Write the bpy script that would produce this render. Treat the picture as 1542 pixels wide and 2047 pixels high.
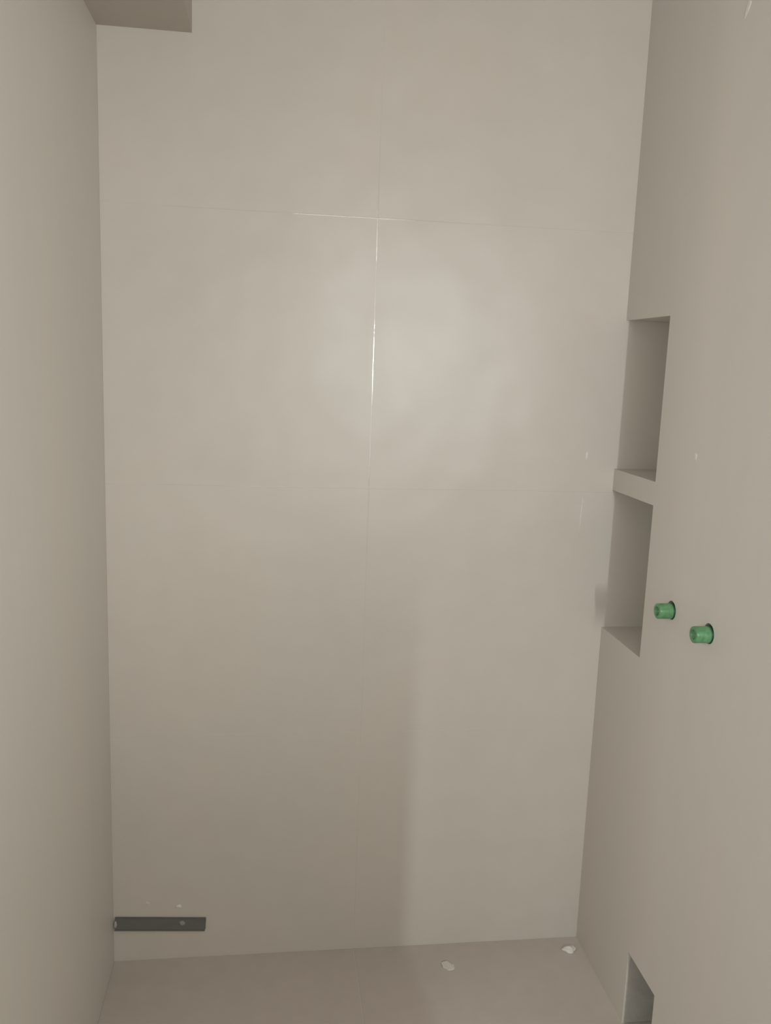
import bpy, bmesh, math, random
from mathutils import Vector, Matrix, noise
random.seed(4)
S = bpy.context.scene
COL = S.collection
for o in list(bpy.data.objects):
    bpy.data.objects.remove(o)

# ------------------------------------------------------------------ measures
XL, XR = -0.5914, 0.5903            # side walls of the shower
FZ = 1.1861                         # the middle tile joint of the end wall above the floor
CEIL = 2.46
YF = -3.6                           # wall behind the camera
SOFX, SOFZ = -0.3998, 0.9455 + FZ   # boxing under the ceiling

# ------------------------------------------------------------------ camera
yaw, pit, rol = 0.1351, -0.1699, 0.0367
F = 1719.55
cam = bpy.data.cameras.new('camera')
cam.sensor_fit = 'VERTICAL'; cam.sensor_height = 36.0; cam.lens = F / 2047.0 * 36.0
cam.clip_start = 0.02
co = bpy.data.objects.new('camera', cam); COL.objects.link(co)
fw = Vector((math.sin(yaw)*math.cos(pit), math.cos(yaw)*math.cos(pit), math.sin(pit)))
ri = Vector((math.cos(yaw), -math.sin(yaw), 0)); up = ri.cross(fw)
r2 = math.cos(rol)*ri + math.sin(rol)*up; u2 = -math.sin(rol)*ri + math.cos(rol)*up
M3 = Matrix((r2, u2, -fw)).transposed()
co.matrix_world = Matrix.Translation((-0.2256, -1.9607, 0.2842 + FZ)) @ M3.to_4x4()
S.camera = co

# ------------------------------------------------------------------ world, lights, exposure
S.view_settings.view_transform = 'Standard'
S.view_settings.look = 'None'
S.view_settings.exposure = 0.0
S.view_settings.gamma = 1.0
S.view_settings.use_curve_mapping = False
W = bpy.data.worlds.new('world'); S.world = W; W.use_nodes = True
W.node_tree.nodes['Background'].inputs[0].default_value = (0.9, 0.95, 1, 1)
W.node_tree.nodes['Background'].inputs[1].default_value = 0.05

def area(name, loc, target, sx, sy, watts, col=(1, 1, 1)):
    l = bpy.data.lights.new(name, 'AREA'); l.shape = 'RECTANGLE'
    l.size, l.size_y, l.energy, l.color = sx, sy, watts, col
    o = bpy.data.objects.new(name, l); COL.objects.link(o); o.location = loc
    o.rotation_euler = (Vector(target) - Vector(loc)).to_track_quat('-Z', 'Y').to_euler()
    return o
# the lamp of the room behind, the daylight of its doorway, plus added fill lights and a strip for the shadow edge
area('room_lamp', (0.12, -2.1, 0.82 + FZ), (0.05, 0.0, 1.4), 0.50, 0.18, 1.55, (1, .97, .94))
area('doorway_daylight', (0.12, -2.1, 0.22 + FZ), (0.10, 0.0, 1.36), 1.05, 0.90, 5.1, (1, .98, .965))
area('work_lamp', (0.54, -2.1, 0.36 + FZ), (0.15, 0.0, 1.40), 0.26, 0.36, 3.3, (.93, .98, 1))
area('side_fill', (-1.60, -1.80, 0.30 + FZ), (0.59, -0.4, 1.25), 0.50, 0.80, 15.5, (1, 1, .985))  # added fill from the left, brightens the right wall and niches
area('ceiling_fill', (1.25, -2.85, CEIL - .03), (1.25, -2.85, 0), 0.40, 0.40, 8, (1, .985, .96))  # added ambient fill for the room behind, no lamp known there
area('edge_strip_light', (0.5, -3.1, 0.3 + FZ), (0.1, 0.0, 0.9), 0.015, 0.25, 12, (.96, 1, .98))  # thin strip added so the shadow on the end wall gets a sharp side

# ------------------------------------------------------------------ materials
def mat(name, col, rough=.5, spec=.5, bump=0, bscale=60, var=0, vscale=3, tint=None, stretch=(1, 1, 1), mottle=0):
    m = bpy.data.materials.new(name); m.use_nodes = True
    nt = m.node_tree; b = nt.nodes['Principled BSDF']; N = nt.nodes.new; Lk = nt.links.new
    b.inputs['Base Color'].default_value = (*col, 1)
    b.inputs['Roughness'].default_value = rough
    b.inputs['Specular IOR Level'].default_value = spec
    tc = N('ShaderNodeTexCoord'); mp = N('ShaderNodeMapping'); mp.inputs['Scale'].default_value = stretch
    geo = N('ShaderNodeNewGeometry'); Lk(geo.outputs['Position'], mp.inputs[0])
    if var:
        n = N('ShaderNodeTexNoise'); n.inputs['Scale'].default_value = vscale; n.inputs['Detail'].default_value = 5
        n.inputs['Distortion'].default_value = .8; Lk(mp.outputs[0], n.inputs[0])
        r = N('ShaderNodeValToRGB'); r.color_ramp.elements[0].position = .3; r.color_ramp.elements[1].position = .7
        a = [c*(1-var) for c in col]; t = tint or col; z = [c*(1+var) for c in t]
        r.color_ramp.elements[0].color = (*a, 1); r.color_ramp.elements[1].color = (*z, 1)
        Lk(n.outputs[0], r.inputs[0])
        out = r.outputs[0]
        if mottle:
            n2 = N('ShaderNodeTexNoise'); n2.inputs['Scale'].default_value = vscale*9; n2.inputs['Detail'].default_value = 3
            Lk(mp.outputs[0], n2.inputs[0])
            mx = N('ShaderNodeMix'); mx.data_type = 'RGBA'; mx.blend_type = 'OVERLAY'; mx.inputs[0].default_value = mottle
            Lk(out, mx.inputs[6]); Lk(n2.outputs[0], mx.inputs[7]); out = mx.outputs[2]
        Lk(out, b.inputs['Base Color'])
    if bump:
        n = N('ShaderNodeTexNoise'); n.inputs['Scale'].default_value = bscale; n.inputs['Detail'].default_value = 2
        Lk(geo.outputs['Position'], n.inputs[0])
        bp = N('ShaderNodeBump'); bp.inputs['Strength'].default_value = 1; bp.inputs['Distance'].default_value = bump
        Lk(n.outputs[0], bp.inputs['Height']); Lk(bp.outputs[0], b.inputs['Normal'])
    return m
TILE = (.66, .625, .565)
M = dict(
    tile=mat('satin_beige_porcelain', (.650, .627, .566), .36, .55, .009, 3.2, .010, 1.8, (.672, .622, .566), mottle=.05),
    side=mat('satin_beige_slab', (.655, .634, .576), .5, .4, .0004, 5, .012, 2.4, (.668, .628, .574), (1, 1.6, .4), mottle=.03),
    floor=mat('matt_beige_floor_porcelain', (.575, .52, .468), .55, .4, 0, 5, .03, 2.5, mottle=.06),
    grout=mat('glossy_beige_joint', (.69, .655, .595), .10, 1.0, .0004, 45),
    plaster=mat('room_plaster', (.62, .58, .52), .8, .2, 0, 5, .02, 2),
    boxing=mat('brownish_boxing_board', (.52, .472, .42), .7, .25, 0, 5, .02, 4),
    cement=mat('grey_cement_render', (.50, .495, .455), .9, .2, .001, 90, .08, 20),
    steel=mat('dark_grey_steel', (.165, .162, .155), .38, .5, 0, 5, .1, 30, stretch=(.2, 1, 1)),
    rim=mat('grey_steel_rim', (.22, .215, .20), .4, .5),
    silicone=mat('pale_silicone', (.50, .48, .45), .5, .4),
    residue=mat('dried_grout_residue', (.84, .82, .77), .7, .3, 0, 5, .08, 90),
    haze=mat('thin_grout_smear', (.76, .73, .67), .6, .3, 0, 5, .05, 60),
    patch_grey=mat('plain_grey_patch', (.34, .33, .31), .6, .3),
    green=mat('green_plastic', (.07, .26, .095), .28, .7, 0, 5, .12, 70, (.13, .30, .15)),
    socket=mat('dark_green_plastic', (.015, .075, .03), .45, .4),
    hole=mat('dark_mortar', (.05, .045, .042), .95, .1, .001, 200),
)

# ------------------------------------------------------------------ mesh helpers
def obj(name, bm, m, parent=None, smooth=False):
    me = bpy.data.meshes.new(name)
    bmesh.ops.recalc_face_normals(bm, faces=bm.faces)
    bm.to_mesh(me); bm.free()
    me.materials.append(m)
    if smooth:
        for p in me.polygons: p.use_smooth = True
    o = bpy.data.objects.new(name, me); COL.objects.link(o)
    if parent: o.parent = parent
    return o

def box(x0, x1, y0, y1, z0, z1, bev=0, seg=2, bm=None):
    bm = bm or bmesh.new()
    vs = [bm.verts.new((x, y, z)) for x in (x0, x1) for y in (y0, y1) for z in (z0, z1)]
    fs = [(0, 1, 3, 2), (4, 6, 7, 5), (0, 4, 5, 1), (2, 3, 7, 6), (0, 2, 6, 4), (1, 5, 7, 3)]
    faces = [bm.faces.new([vs[i] for i in f]) for f in fs]
    if bev:
        es = list({e for f in faces for e in f.edges})
        bmesh.ops.bevel(bm, geom=es, offset=bev, segments=seg, affect='EDGES')
    return bm

def tag(o, label, cat, group=None):
    o['label'] = label; o['category'] = cat
    if group: o['group'] = group
    return o

def struct(o, label, cat):
    o['kind'] = 'structure'; return tag(o, label, cat)

def empty(name, loc):
    o = bpy.data.objects.new(name, None); COL.objects.link(o); o.location = loc
    o.empty_display_size = .05
    return o

def slab_x(x0, x1, ys, zs, full, holes=()):
    """Wall slab normal to x: the grid of ys and zs with open cells left out and reveals closed; holes = round holes (cell, centre, radius)."""
    bm = bmesh.new(); V = {}
    def v(x, y, z):
        k = (round(x, 5), round(y, 5), round(z, 5))
        if k not in V: V[k] = bm.verts.new((x, y, z))
        return V[k]
    hc = {c: (cy, cz, r) for c, cy, cz, r in holes}
    ny, nz = len(ys)-1, len(zs)-1
    for i in range(ny):
        for j in range(nz):
            if not full(i, j): continue
            y0, y1, z0, z1 = ys[i], ys[i+1], zs[j], zs[j+1]
            if (i, j) in hc:
                cy, cz, r = hc[(i, j)]; n = 32
                def sq(a):
                    dy, dz = math.cos(a), math.sin(a); t = min((y1-cy)/dy if dy > 1e-9 else (y0-cy)/dy if dy < -1e-9 else 9,
                                                                 (z1-cz)/dz if dz > 1e-9 else (z0-cz)/dz if dz < -1e-9 else 9)
                    return cy+dy*t, cz+dz*t
                an = sorted([2*math.pi*k/n for k in range(n)] + [math.atan2(b-cz, a-cy) % (2*math.pi) for a in (y0, y1) for b in (z0, z1)])
                an = [a for k, a in enumerate(an) if k == 0 or a-an[k-1] > 1e-4]
                for x in (x0, x1):
                    for k in range(len(an)):
                        a, b = an[k], an[(k+1) % len(an)]
                        pa, pb = sq(a), sq(b)
                        bm.faces.new((v(x, *pa), v(x, *pb), v(x, cy+r*math.cos(b), cz+r*math.sin(b)), v(x, cy+r*math.cos(a), cz+r*math.sin(a))))
                for k in range(len(an)):
                    a, b = an[k], an[(k+1) % len(an)]
                    q = [(cy+r*math.cos(t), cz+r*math.sin(t)) for t in (a, b)]
                    bm.faces.new((v(x0, *q[0]), v(x0, *q[1]), v(x1, *q[1]), v(x1, *q[0])))
            else:
                for x in (x0, x1):
                    bm.faces.new((v(x, y0, z0), v(x, y1, z0), v(x, y1, z1), v(x, y0, z1)))
            for di, dj, a, b in ((-1, 0, (y0, z0), (y0, z1)), (1, 0, (y1, z0), (y1, z1)), (0, -1, (y0, z0), (y1, z0)), (0, 1, (y0, z1), (y1, z1))):
                ii, jj = i+di, j+dj
                if not (0 <= ii < ny and 0 <= jj < nz and full(ii, jj)):
                    bm.faces.new((v(x0, *a), v(x0, *b), v(x1, *b), v(x1, *a)))
    return bm

# ------------------------------------------------------------------ end wall of the shower
T = .009; G = .0009                  # tile thickness, half a joint
XB = .76
wb = obj('wall_back', box(XL-.15, XB+.06, T, .17, -.05, CEIL), M['cement'])
struct(wb, 'end wall of the shower clad in large beige tiles', 'wall')
JZ = [FZ-.6, FZ, FZ+.6, FZ+1.2]
rows = list(zip([-.02]+JZ, JZ+[CEIL]))
for c, (x0, x1) in enumerate(((XL, 0), (0, XB))):
    for r, (z0, z1) in enumerate(rows):
        cx, cz = (x0+x1)/2, (z0+z1)/2
        bm = box(x0+(G if c else 0)-cx, x1-(0 if c else G)-cx, 0, T, z0+(G if r else 0)-cz, z1-G-cz, .0003, 2)
        o = obj('tile', bm, M['tile'], wb); o.location = (cx, 0, cz)
bm = bmesh.new()
def strip(bm, horiz, at, a, b):
    """shallow concave joint between tiles"""
    n = 6
    pts = [(-G*1.02 + 2.04*G*k/n, +.0003 - .000017*(1-abs(2*k/n-1)**2)) for k in range(n+1)]
    rings = [[bm.verts.new((at+d, y, e) if not horiz else (e, y, at+d)) for d, y in pts] for e in (a, b)]
    for k in range(n): bm.faces.new((rings[0][k], rings[0][k+1], rings[1][k+1], rings[1][k]))
strip(bm, False, 0, 0, CEIL)
for z in JZ: strip(bm, True, z, XL, XB)
obj('tile_joint', bm, M['grout'], wb, True)

# ------------------------------------------------------------------ right wall with the niches
N1T, N1B, N2T, N2B, N3T = [FZ+z for z in (.4049, .0573, .0063, -.3359, -1.0046)]
ND, NA, NB = -.2266, -.3031, -.4396
L = .008                            # thickness of the lining pieces
P1, P2 = (-.352, FZ-.190), (-.5065, FZ-.190)
HR, PR = .0195, .0160
ys = [-1.75, P2[0]-.04, P2[0]+.04, NB, NA, ND, 0]
ys = sorted(set(ys + [P1[0]-.04, P1[0]+.04]))
zs = sorted([-.02, N3T+L, N2B-L, N2T+L, N1B-L, N1T+L, P1[1]-.04, P1[1]+.04, CEIL])
def full(i, j):
    y = (ys[i]+ys[i+1])/2; z = (zs[j]+zs[j+1])/2
    if y > ND and (N2B-L < z < N2T+L or N1B-L < z < N1T+L): return False
    if NB < y < NA and z < N3T+L: return False
    return True
def cell(p):
    return (max(i for i in range(len(ys)-1) if ys[i] < p[0]), max(j for j in range(len(zs)-1) if zs[j] < p[1]))
wr = obj('wall_right', slab_x(XR, XR+.15, ys, zs, full, [(cell(p), p[0], p[1], HR) for p in (P1, P2)]), M['side'])
struct(wr, 'right shower wall in smooth beige slabs with recessed niches', 'wall')
for b, t in ((N1B, N1T), (N2B, N2T)):
    obj('niche_ledge', box(XR, XR+.149, ND, -.0002, b-L, b), M['side'], wr)
    obj('niche_head', box(XR, XR+.149, ND, -.0002, t, t+L), M['side'], wr)
    obj('niche_back', box(XR+.14, XR+.149, ND, -.0002, b, t), M['side'], wr)
obj('niche_head', box(XR, XR+.149, NB, NA, N3T, N3T+L), M['side'], wr)
obj('niche_side', box(XR+.004, XR+.149, NA-.004, NA, .004, N3T), M['cement'], wr)['label'] = 'bare grey cement side of the low opening'
obj('niche_back', box(XR+.13, XR+.149, NB, NA-.004, .004, N3T), M['cement'], wr)['label'] = 'bare grey cement back of the low opening'

# ------------------------------------------------------------------ left wall, boxing, ceiling, floor, room behind
wl = obj('wall_left', box(XL-.15, XL, -1.0, 0.0, -.02, CEIL), M['side'])
struct(wl, 'left shower wall in plain smooth beige slabs', 'wall')
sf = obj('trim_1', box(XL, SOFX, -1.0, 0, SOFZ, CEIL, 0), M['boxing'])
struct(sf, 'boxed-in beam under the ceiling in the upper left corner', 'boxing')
ce = obj('ceiling', box(-2.35, 1.9, YF-.15, .17, CEIL, CEIL+.12), M['plaster'])
struct(ce, 'plain painted ceiling above the shower, outside the picture', 'ceiling')
fl = obj('floor', box(-2.35, 1.9, YF-.15, .17, -.2, -T), M['cement'])
struct(fl, 'beige tiled shower floor', 'floor')
for a, b in ((-2.2, -1.2), (-1.2, -.6), (XL, 0), (0, .6+.14), (.74, 1.34), (1.34, 1.75)):
    for k in range(6):
        y1 = -.6*k; y0 = max(y1-.6, YF)
        if (k > 2 or a < .7) and (k > 1 or a > -.6):
            cx, cy = (a+b)/2, (y0+y1)/2
            y1 = min(y1, -1.0) if a < -.6 else y1
            bm = box(a-cx+(G if a > XL else 0), b-cx-G, y0-cy+G, y1-cy-(G if k else 0), -T, 0, .0007, 2)
            o = obj('tile', bm, M['floor'], fl); o.location = (cx, cy, 0)
bm = bmesh.new(); box(-G, G, YF, 0, -.004, -.0009, bm=bm); obj('tile_joint', bm, M['grout'], fl)
obj('wall_return', box(XR+.15, 1.75, -1.75, -1.6, -.02, CEIL), M['plaster'], wr)
wa = obj('wall_alcove', box(-2.35, -2.2, YF-.15, -.85, -.02, CEIL), M['plaster'])
struct(wa, 'plastered far side wall of the room left of the camera', 'wall')
obj('wall_return', box(-2.2, XL-.15, -1.0, -.85, -.02, CEIL), M['plaster'], wl)
wo = obj('wall_side', box(1.75, 1.9, YF, -1.6, -.02, CEIL), M['plaster'])
struct(wo, 'plastered side wall of the room behind the camera', 'wall')
wf = obj('wall_front', box(-2.2, 1.9, YF-.15, YF, -.02, CEIL), M['plaster'])
struct(wf, 'plastered wall behind the camera', 'wall')
ps = obj('shadow_blocker', box(XL, .405, -2.38, -2.30, 0, FZ+.11), M['plaster'])  # unseen stub added to throw the vertical shadow edge onto the end wall
struct(ps, 'added half-height partition wall behind the camera', 'blocker')

# ------------------------------------------------------------------ green pipe plugs
def cyl_x(x0, x1, r0, r1, n=28, caps=True, bm=None):
    bm = bm or bmesh.new()
    A = [bm.verts.new((x0, r0*math.cos(2*math.pi*k/n), r0*math.sin(2*math.pi*k/n))) for k in range(n)]
    B = [bm.verts.new((x1, r1*math.cos(2*math.pi*k/n), r1*math.sin(2*math.pi*k/n))) for k in range(n)]
    for k in range(n): bm.faces.new((A[k], A[(k+1) % n], B[(k+1) % n], B[k]))
    if caps: bm.faces.new(A); bm.faces.new(B)
    return bm
def lathe_x(prof, n=32):
    bm = bmesh.new(); R = []
    for x, r in prof:
        R.append([bm.verts.new((x, r*math.cos(2*math.pi*k/n), r*math.sin(2*math.pi*k/n))) for k in range(n)])
    for a, b in zip(R, R[1:]):
        for k in range(n): bm.faces.new((a[k], a[(k+1) % n], b[(k+1) % n], b[k]))
    bm.faces.new(R[0]); bm.faces.new(R[-1])
    return bm
def plug(p, off, label):
    t = empty('pipe_plug', (XR, p[0], p[1]))
    tag(t, label, 'plug', 'green plugs in the pipe outlets')
    oy, oz = off
    Ln = .031
    # hollow body: shell with a deep socket in its front face
    prof = [(.05, PR*.96), (-.001, PR), (-Ln+.003, PR), (-Ln+.0008, PR-.0007), (-Ln, PR-.0022),
            (-Ln, .0100), (-Ln+.0008, .0092), (-Ln+.016, .0084)]
    b = obj('body', lathe_x(prof), M['green'], t, True); b.location = (0, oy, oz)
    # square key socket at the bottom of the recess
    s = obj('key_socket', cyl_x(-Ln+.0090, -Ln+.0158, .0082, .0082, 6), M['socket'], t)
    s['label'] = 'dark green recessed socket'; s.location = (0, oy, oz)
    g = obj('sealing_ring', lathe_x([(.004, PR+.0005), (.0015, PR+.0012), (-.0012, PR+.0010), (-.002, PR+.0001)]), M['socket'], t, True)
    g.location = (0, oy, oz)
    h = obj('outlet_hole', cyl_x(.03, .10, HR-.0002, HR-.0002, 28), M['hole'], t)
    h['label'] = 'dark gap of the drilled hole around the plug'
    return t
plug(P1, (0, -.0018), 'green plastic pipe plug in the right wall, higher one beside the niche')
plug(P2, (0, -.0018), 'green plastic pipe plug in the right wall, lower one farther from the niche')

# ------------------------------------------------------------------ drain in the end wall
dx0, dx1, dz0, dz1 = -.5880, -.3715, FZ-1.0962, FZ-1.0652
d = empty('shower_drain', (dx0, 0, dz0))
tag(d, 'dark grey bar-shaped drain cover low on the end wall, in the left corner', 'drain')
w, h = dx1-dx0, dz1-dz0
tiltd = math.atan(.0125/w)
obj('slot_frame', box(-.0005, w+.001, -.0028, -.0005, -.001, h+.001, .0008, 2), M['rim'], d)
obj('cover_plate', box(0, w, -.0065, -.0028, 0, h, .0012, 2), M['steel'], d)
rm = obj('lower_rim', box(0, w, -.0072, -.0028, -.0030, -.0002, .0008, 2), M['rim'], d)
rm['label'] = 'lighter grey lower rim'
d.rotation_euler.y = tiltd
bm = bmesh.new()
def blob(sx, sy, sz, seed, n=2, bm=None, rough=.35):
    bm = bm or bmesh.new()
    bmesh.ops.create_icosphere(bm, subdivisions=n, radius=1)
    for v in bm.verts:
        k = 1 + rough*noise.noise(v.co*1.3 + Vector((seed*7.1, seed*3.3, seed)))
        v.co = Vector((v.co.x*k*sx, v.co.y*k*sy, v.co.z*k*sz))
    return bm
o = obj('silicone_dab', blob(.004, .004, .010, 3), M['silicone'], d, True); o.location = (.0015, -.005, h*.45); o['label'] = 'pale silicone dab at the left end'
o = obj('pale_patch', blob(.008, .0006, .006, 5), M['patch_grey'], d, True); o.location = (.160, -.0066, h*.62); o['label'] = 'pale grey patch'  # small paler patch set on the cover plate

# ------------------------------------------------------------------ grout crumbs and splashes
def splat(name, loc, size, m, seed, label, cat, rot=(0, 0, 0)):
    o = obj(name, blob(*size, seed, 3, rough=.6), m, None, True); o.location = loc; o.rotation_euler = rot
    return tag(o, label, cat)
splat('grout_crumb', (.552, -.052, .004), (.016, .011, .006), M['residue'], 1, 'pale grout crumb on the floor in the far right corner', 'crumb')
splat('grout_smear', (.230, -.083, .0002), (.016, .016, .0008), M['haze'], 2, 'flat pale grout smear on the floor right of the middle joint', 'smear')
splat('grout_splash', (-.436, -.0002, FZ-1.0445), (.0075, .0014, .0040), M['residue'], 4, 'bright grout splash on the end wall just above the drain', 'splash')
splat('grout_splash', (-.5095, -.0001, FZ-1.032), (.004, .0006, .004), M['haze'], 6, 'faint grout splash above the left half of the drain', 'splash')
splat('grout_splash', (.5195, -.0001, FZ+.0875), (.0028, .0007, .008), M['residue'], 7, 'small upright grout splash on the end wall left of the niches', 'splash')
splat('grout_streak', (.5165, -.0001, FZ-.050), (.0014, .0003, .045), M['haze'], 8, 'thin upright grout streak on the end wall beside the lower niche', 'streak', (0, .05, 0))
splat('grout_splash', (XR-.0001, -.3906, FZ+.1296), (.0006, .005, .008), M['haze'], 9, 'faint grout splash on the right wall beside the upper niche', 'splash')
splat('grout_streak', (XR-.0001, -.423, FZ+.922), (.0006, .0055, .016), M['haze'], 10, 'slanted pale scrape high on the right wall', 'streak', (.6, 0, 0))
